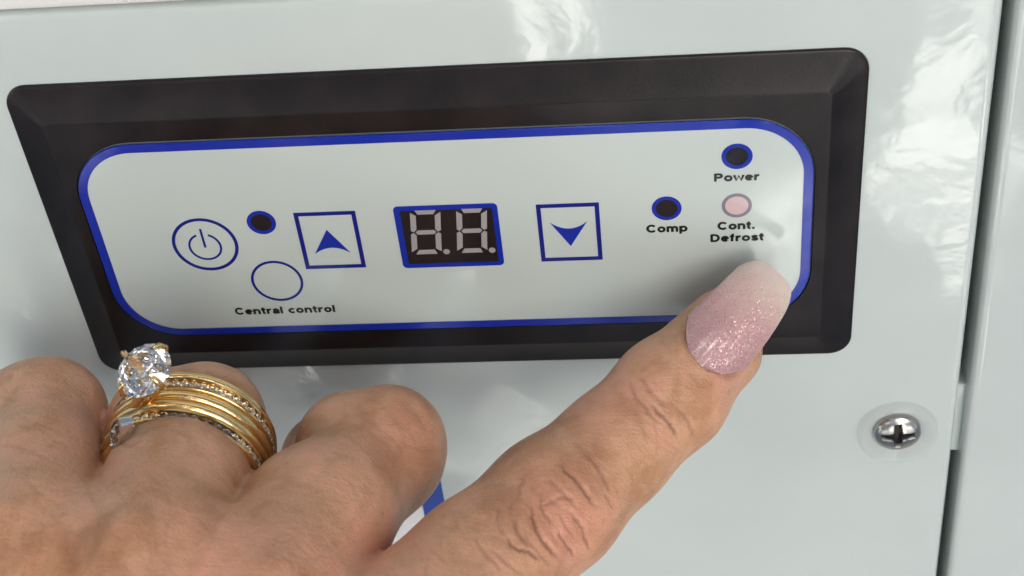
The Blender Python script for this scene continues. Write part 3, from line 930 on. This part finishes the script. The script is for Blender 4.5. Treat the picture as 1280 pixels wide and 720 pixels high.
scatter((7.1, -38.5, -41.5), (6, 4.5), 34, 0.05, 0.35, 5, 0.12)
scatter((55.2, -77.8, -33.5), (12, 5), 70, 0.2, 0.5, 5, 0.07)
scatter((38.8, -77.2, -30.2), (10, 6), 60, 0.05, 0.5, 5, 0.07)
scatter((19.5, -72.3, -32.0), (9, 6), 60, 0.3, 0.6, 5, 0.09)
scatter((82.0, -64.4, -50.2), (7, 5), 40, 0.9, 0.4, 5, 0.10)
# veins on the back of the hand
for pts, amp, wid in (([(17.8, -81.1, -34.3), (21.5, -74.7, -32.0), (25.9, -68.8, -30.6), (25.4, -63.3, -30.3)], 0.55, 1.5), ([(29.3, -81.7, -33.8), (31.6, -76.4, -31.1), (26.5, -69.2, -31.1)], 0.5, 1.4),
                      ([(46.3, -81.9, -33.8), (47.9, -75.2, -32.4), (48.5, -66.7, -35.0)], 0.45, 1.3), ([(63.3, -79.6, -37.0), (65.3, -69.5, -38.0), (66.5, -60.9, -40.4)], 0.4, 1.2)):
    L = flat(np.array(pts)); best = np.full(len(V), 1e9)
    for a in range(len(L)-1):
        ab = L[a+1]-L[a]; q = np.clip(((P2-L[a])@ab)/(ab@ab), 0, 1)
        best = np.minimum(best, np.linalg.norm(P2-L[a]-q[:, None]*ab, axis=1))
    disp += amp*np.exp(-(best/wid)**2)*front
V = V+N*disp[:, None]
# seat the nail: skin under the plate lies just below it
q = V-NB
s_, l_, u_ = q@na_, q@nb_, q@nn_
x_ = np.arcsin(np.clip(l_*math.sin(0.80)/6.9, -0.72, 0.72))/0.80
R_n = 6.9/math.sin(0.80)
top = R_n*(np.cos(x_*0.80)-1)+1.5*np.sin(np.pi*np.clip(s_/nl*0.9+0.1, 0, 1))
s0_ = 7.4*x_*x_*0.9
inside = (s_ > s0_+0.1) & (np.abs(x_) < 0.98) & (s_ < nl) & (np.abs(u_) < 8)
low = np.where(inside, np.minimum(u_, top-0.75), u_)
V = V+nn_*(low-u_)[:, None]
red = np.zeros(len(V))
for c, r_, a in (((97.5, -56.5, -52.9), 9, 0.75), ((127.4, -27.3, -48.6), 9, 0.35), ((72.3, -40.4, -45.4), 10, 0.45), ((68.5, -63.5, -53.1), 9, 0.5), ((17.8, -46.5, -43.4), 7, 0.8),
                 ((51.7, -75.4, -36.3), 12, 0.40), ((45.0, -48.4, -50.1), 8, 0.6), ((58.3, -75.0, -36.9), 9, 0.35), ((9.5, -60.4, -39.7), 9, 0.35), ((33.6, -65.6, -34.3), 10, 0.25), ((102.9, -34.1, -43.1), 9, 0.5)):
    red = np.maximum(red, a*np.exp(-((V-np.array(c))**2).sum(1)/(r_*r_)))
# the forearm is left out of the mesh beyond the wrist's cut
HB = tuple(J['i_tip'])
me = bpy.data.meshes.new('hand')
me.vertices.add(len(V)); me.loops.add(F.size); me.polygons.add(len(F))
me.vertices.foreach_set('co', ((V-np.array(HB))*S).astype(np.float32).ravel())
me.loops.foreach_set('vertex_index', F.astype(np.int32).ravel())
me.polygons.foreach_set('loop_start', np.arange(0, F.size, 4, dtype=np.int32))
me.polygons.foreach_set('use_smooth', np.ones(len(F), bool))
me.update(calc_edges=True)
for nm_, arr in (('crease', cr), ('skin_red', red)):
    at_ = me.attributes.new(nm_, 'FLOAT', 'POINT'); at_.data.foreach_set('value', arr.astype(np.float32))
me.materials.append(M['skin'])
hand = bpy.data.objects.new('hand', me); COL.objects.link(hand)
hand.location = Vector(HB)*S
hand['label'] = 'hand pointing its index finger at the defrost lamp, other fingers curled'
hand['category'] = 'hand'
ORI[hand] = Vector(HB)
print('hand faces', len(F))

# nail: long squared oval acrylic nail over the index fingertip
Vn, Fn, along = [], [], []
for side, off in ((0, 0.0), (1, -0.95)):
    for i in range(NU+1):
        for j in range(NV+1):
            v_ = -1+2*j/NV
            e_ = max(abs(v_), 0)
            Vn.append(nail_pt(i/NU, v_, off*(1-0.25*e_))); along.append(i/NU)
st = (NU+1)*(NV+1)
for i in range(NU):
    for j in range(NV):
        a = i*(NV+1)+j
        Fn.append((a, a+1, a+NV+2, a+NV+1)); Fn.append((st+a, st+a+NV+1, st+a+NV+2, st+a+1))
for i in range(NU):
    for j in (0, NV):
        a = i*(NV+1)+j; Fn.append((a, a+NV+1, st+a+NV+1, st+a))
for j in range(NV):
    for i in (0, NU):
        a = i*(NV+1)+j; Fn.append((a, a+1, st+a+1, st+a))
nail = obj('nail', Vn, Fn, 'nail', hand, True, 50)
at_ = nail.data.attributes.new('nail_along', 'FLOAT', 'POINT'); at_.data.foreach_set('value', np.array(along, np.float32))
nail['label'] = 'long pink glitter nail with milky free edge'

# ------------------------------------------------------------------ rings on the ring finger
AX = J['r_pip']-J['r_mcp']; AX = (AX/np.linalg.norm(AX)).astype(float)
AX = AX+0.10*np.array(RIGHT)-0.30*np.array(DOWN); AX /= np.linalg.norm(AX)
RC = np.array(J['r_pip'], float)*0.72+np.array(J['r_mcp'], float)*0.28
up_ = -np.array(FWD)-np.array(DOWN)*0.6; up_ -= AX*(up_@AX); up_ /= np.linalg.norm(up_)
sd_ = np.cross(up_, AX)
if sd_@np.array(RIGHT) < 0: sd_ = -sd_
RR = 12.6
def rp(ang, rr_, s, tilt=0.0):
    """point on a ring: ang from the top towards the index side, s along the finger"""
    c, n_s = math.cos(ang), math.sin(ang)
    return RC+up_*(rr_*c)+sd_*(rr_*n_s)+AX*(s+tilt*n_s)
def sweep(prof, s0, tilt=0.0, wave=None, n=120, r0=RR):
    loops = []
    for k in range(n):
        a = 2*math.pi*k/n
        w_ = wave(a) if wave else 0
        loops.append([tuple(rp(a, r0+h, s0+w_+x, tilt)) for x, h in prof])
    return loft_closed(loops)
def dome(w_, h_, n=8):
    out = [(-w_/2, -0.6)]
    for k in range(n+1):
        t = math.pi*k/n
        out.append((-w_/2*math.cos(t), h_*math.sin(t)**0.7 if 0 < k < n else 0.0))
    out.append((w_/2, -0.6))
    return out
channel = [(-1.5, -0.6), (-1.5, 0.8), (-1.25, 1.15), (-0.85, 1.15), (-0.75, 0.55), (0.75, 0.55), (0.85, 1.15), (1.25, 1.15), (1.5, 0.8), (1.5, -0.6)]
def brilliant(r, n=8, crown=0.32, pav=0.80, table=0.56):
    V, F = [], []
    def rg(rr_, z, off): return [(rr_*math.cos(2*math.pi*(k+off)/n), rr_*math.sin(2*math.pi*(k+off)/n), z) for k in range(n)]
    T = rg(r*table, r*crown, 0.0); S1 = rg(r*0.80, r*crown*0.52, 0.5)
    G1 = [(r*math.cos(math.pi*k/n), r*math.sin(math.pi*k/n), 0.02*r) for k in range(2*n)]
    G2 = [(x, y, -0.02*r) for x, y, z in G1]
    P1 = rg(r*0.55, -r*pav*0.48, 0.5)
    V = T+S1+G1+G2+P1+[(0, 0, -r*pav)]
    t0, s0, g0, h0, p0, c0 = 0, n, 2*n, 4*n, 6*n, 7*n
    F.append(tuple(range(n)))
    for k in range(n):
        k1 = (k+1) % n
        F.append((t0+k, s0+k, t0+k1))
        F.append((t0+k1, s0+k, g0+(2*k+2) % (2*n), s0+k1))
        F.append((s0+k, g0+2*k, g0+2*k+1)); F.append((s0+k, g0+2*k+1, g0+(2*k+2) % (2*n)))
        F.append((s0+k, t0+k, s0+(k-1) % n, g0+2*k)) if False else None
        F.append((h0+2*k, p0+k, h0+2*k+1)); F.append((h0+2*k+1, p0+k, h0+(2*k+2) % (2*n)))
        F.append((p0+k, c0, p0+k1, h0+(2*k+2) % (2*n)))
    F = [f for f in F if f]
    for k in range(2*n):
        k1 = (k+1) % (2*n)
        F.append((g0+k, h0+k, h0+k1, g0+k1))
    return V, F
def frame_mat(o, z, x):
    z = np.array(z, float); z /= np.linalg.norm(z)
    x = np.array(x, float); x -= z*(x@z); x /= np.linalg.norm(x)
    y = np.cross(z, x)
    return Matrix(((x[0], y[0], z[0]), (x[1], y[1], z[1]), (x[2], y[2], z[2])))
bv, bf = brilliant(0.74, 6)
STONE = mesh_of('stone', bv, bf)
bm = bmesh.new(); bm.from_mesh(STONE); bmesh.ops.recalc_face_normals(bm, faces=bm.faces); bm.to_mesh(STONE); bm.free()
STONE.materials.append(M['diamond'])

def channel_ring(name, label, s0, tilt, wave, r0):
    t = thing(name, label, 'ring', tuple(RC), 'stacked rings on the ring finger')
    V, F = sweep(channel, s0, tilt, wave, r0=r0)
    obj('band', V, F, 'gold', t, True, 40)
    for k in range(-11, 15):
        a = k*0.112
        w_ = wave(a) if wave else 0
        p = rp(a, r0+0.92, s0+w_, tilt); out = rp(a, r0+5, s0+w_, tilt)-p
        o = place('channel_stone', STONE, t, tuple(p)); o.rotation_euler = frame_mat(p, out, AX).to_euler()
    return t
S2_ = 0.6
t1 = channel_ring('wedding_band', 'gold channel set band lowest in the stack, nearest the knuckles of the hand', -2.9, 0.0, None, RR+0.95)
t3 = channel_ring('wedding_band', 'gold channel set band topmost in the stack, nearest the bent finger joint', 5.0, 0.0, None, RR+1.0)
V, F = sweep(dome(2.7, 1.5), -5.8, 0.0, None, r0=RR); obj('plain_edge', V, F, 'gold', t1, True, 40)
V, F = sweep(dome(1.9, 1.3), 7.7, 0.0, None, r0=RR+0.5); obj('plain_edge', V, F, 'gold', t3, True, 40)
t2 = thing('solitaire_ring', 'gold solitaire ring with one large round diamond in tall claws', 'ring', tuple(RC), 'stacked rings on the ring finger')
V, F = sweep(dome(2.2, 1.7), S2_-0.9, 0.0, None, r0=RR+0.8); obj('band', V, F, 'gold', t2, True, 40)
V, F = sweep(dome(2.2, 1.6), S2_+1.5, 0.0, None, r0=RR+0.9); obj('plain_edge', V, F, 'gold', t2, True, 40)
# large diamond
DA = -0.72
dc = np.array((30.4, -45.1, -26.9))
dz = rp(DA, 10, 0)-RC; dz = dz/np.linalg.norm(dz)
dz = -0.30*np.array(RIGHT)-0.48*np.array(DOWN)-0.82*np.array(FWD); dz /= np.linalg.norm(dz)
DR = 4.9
bv, bf = brilliant(DR, 8)
X = np.cross(dz, AX); Mx = frame_mat(dc, dz, X)
V = [tuple(np.array(Mx@Vector(p))+dc) for p in bv]
obj('diamond', V, bf, 'diamond', t2)
root = rp(DA, RR+0.5, S2_+0.6)
def tube(path, radii, n=10):
    loops = []
    path = [np.array(p, float) for p in path]
    for i, p in enumerate(path):
        d = path[min(i+1, len(path)-1)]-path[max(i-1, 0)]; d /= np.linalg.norm(d)
        x = np.cross(d, (0.3, 0.8, 0.52)); x /= np.linalg.norm(x); y = np.cross(d, x)
        loops.append([tuple(p+radii[i]*(math.cos(2*math.pi*k/n)*x+math.sin(2*math.pi*k/n)*y)) for k in range(n)])
    return loft(loops, True, True)
base_c = dc-dz*DR*0.86
for k in range(4):
    a = math.pi/4+k*math.pi/2
    e = np.array(Mx@Vector((math.cos(a), math.sin(a), 0)))
    path = [root*0.5+base_c*0.5+e*0.9, base_c+e*1.7, dc-dz*DR*0.35+e*DR*0.80, dc+e*DR*1.03, dc+dz*DR*0.26+e*DR*0.93, dc+dz*DR*0.36+e*DR*0.76]
    V, F = tube(path, [0.55, 0.5, 0.5, 0.5, 0.55, 0.38])
    cl = obj('claw', V, F, 'gold', t2, True, 60)
V, F = tube([root-dz*0.8, base_c*0.6+root*0.4, base_c], [1.9, 1.4, 1.8], 16)
obj('gallery', V, F, 'gold', t2, True, 50)
# marquise stone at the end of the lower band
mc = np.array((25.2, -50.7, -35.6))
md = np.array((27.3, -48.6, -33.6))-np.array((22.2, -50.0, -39.0)); ml = np.linalg.norm(md)/2; md /= 2*ml
mz = -0.75*np.array(RIGHT)-0.55*np.array(FWD)+0.1*np.array(DOWN)
Mm = frame_mat(mc, mz, md)
def marq(sx, sy, z, n=28):
    return [tuple(np.array(Mm@Vector((sx*math.cos(2*math.pi*k/n), sy*math.sin(2*math.pi*k/n)*abs(math.sin(2*math.pi*k/n))**0.35, z)))+mc) for k in range(n)]
V, F = loft_closed([marq(ml, 1.9, -1.6), marq(ml, 1.95, 0.5), marq(ml*0.86, 1.5, 0.6), marq(ml*0.8, 1.3, -1.6)])
mb = obj('marquise_setting', V, F, 'white_gold', t1, True, 40)
V, F = loft([marq(ml*0.2, 0.3, -1.5, 12), marq(ml*0.84, 1.45, 0.2, 12), marq(ml*0.5, 0.8, 0.9, 12)], True, True)
obj('stone', V, F, 'diamond', mb)


# lean the finished cabinet, panel, hand and rings back together
for o in list(scene.objects):
    if o.parent is None and o.type in ('MESH', 'EMPTY') and o.name != 'ground':
        o.matrix_world = ROT @ Matrix.LocRotScale(o.location, o.rotation_euler, o.scale)
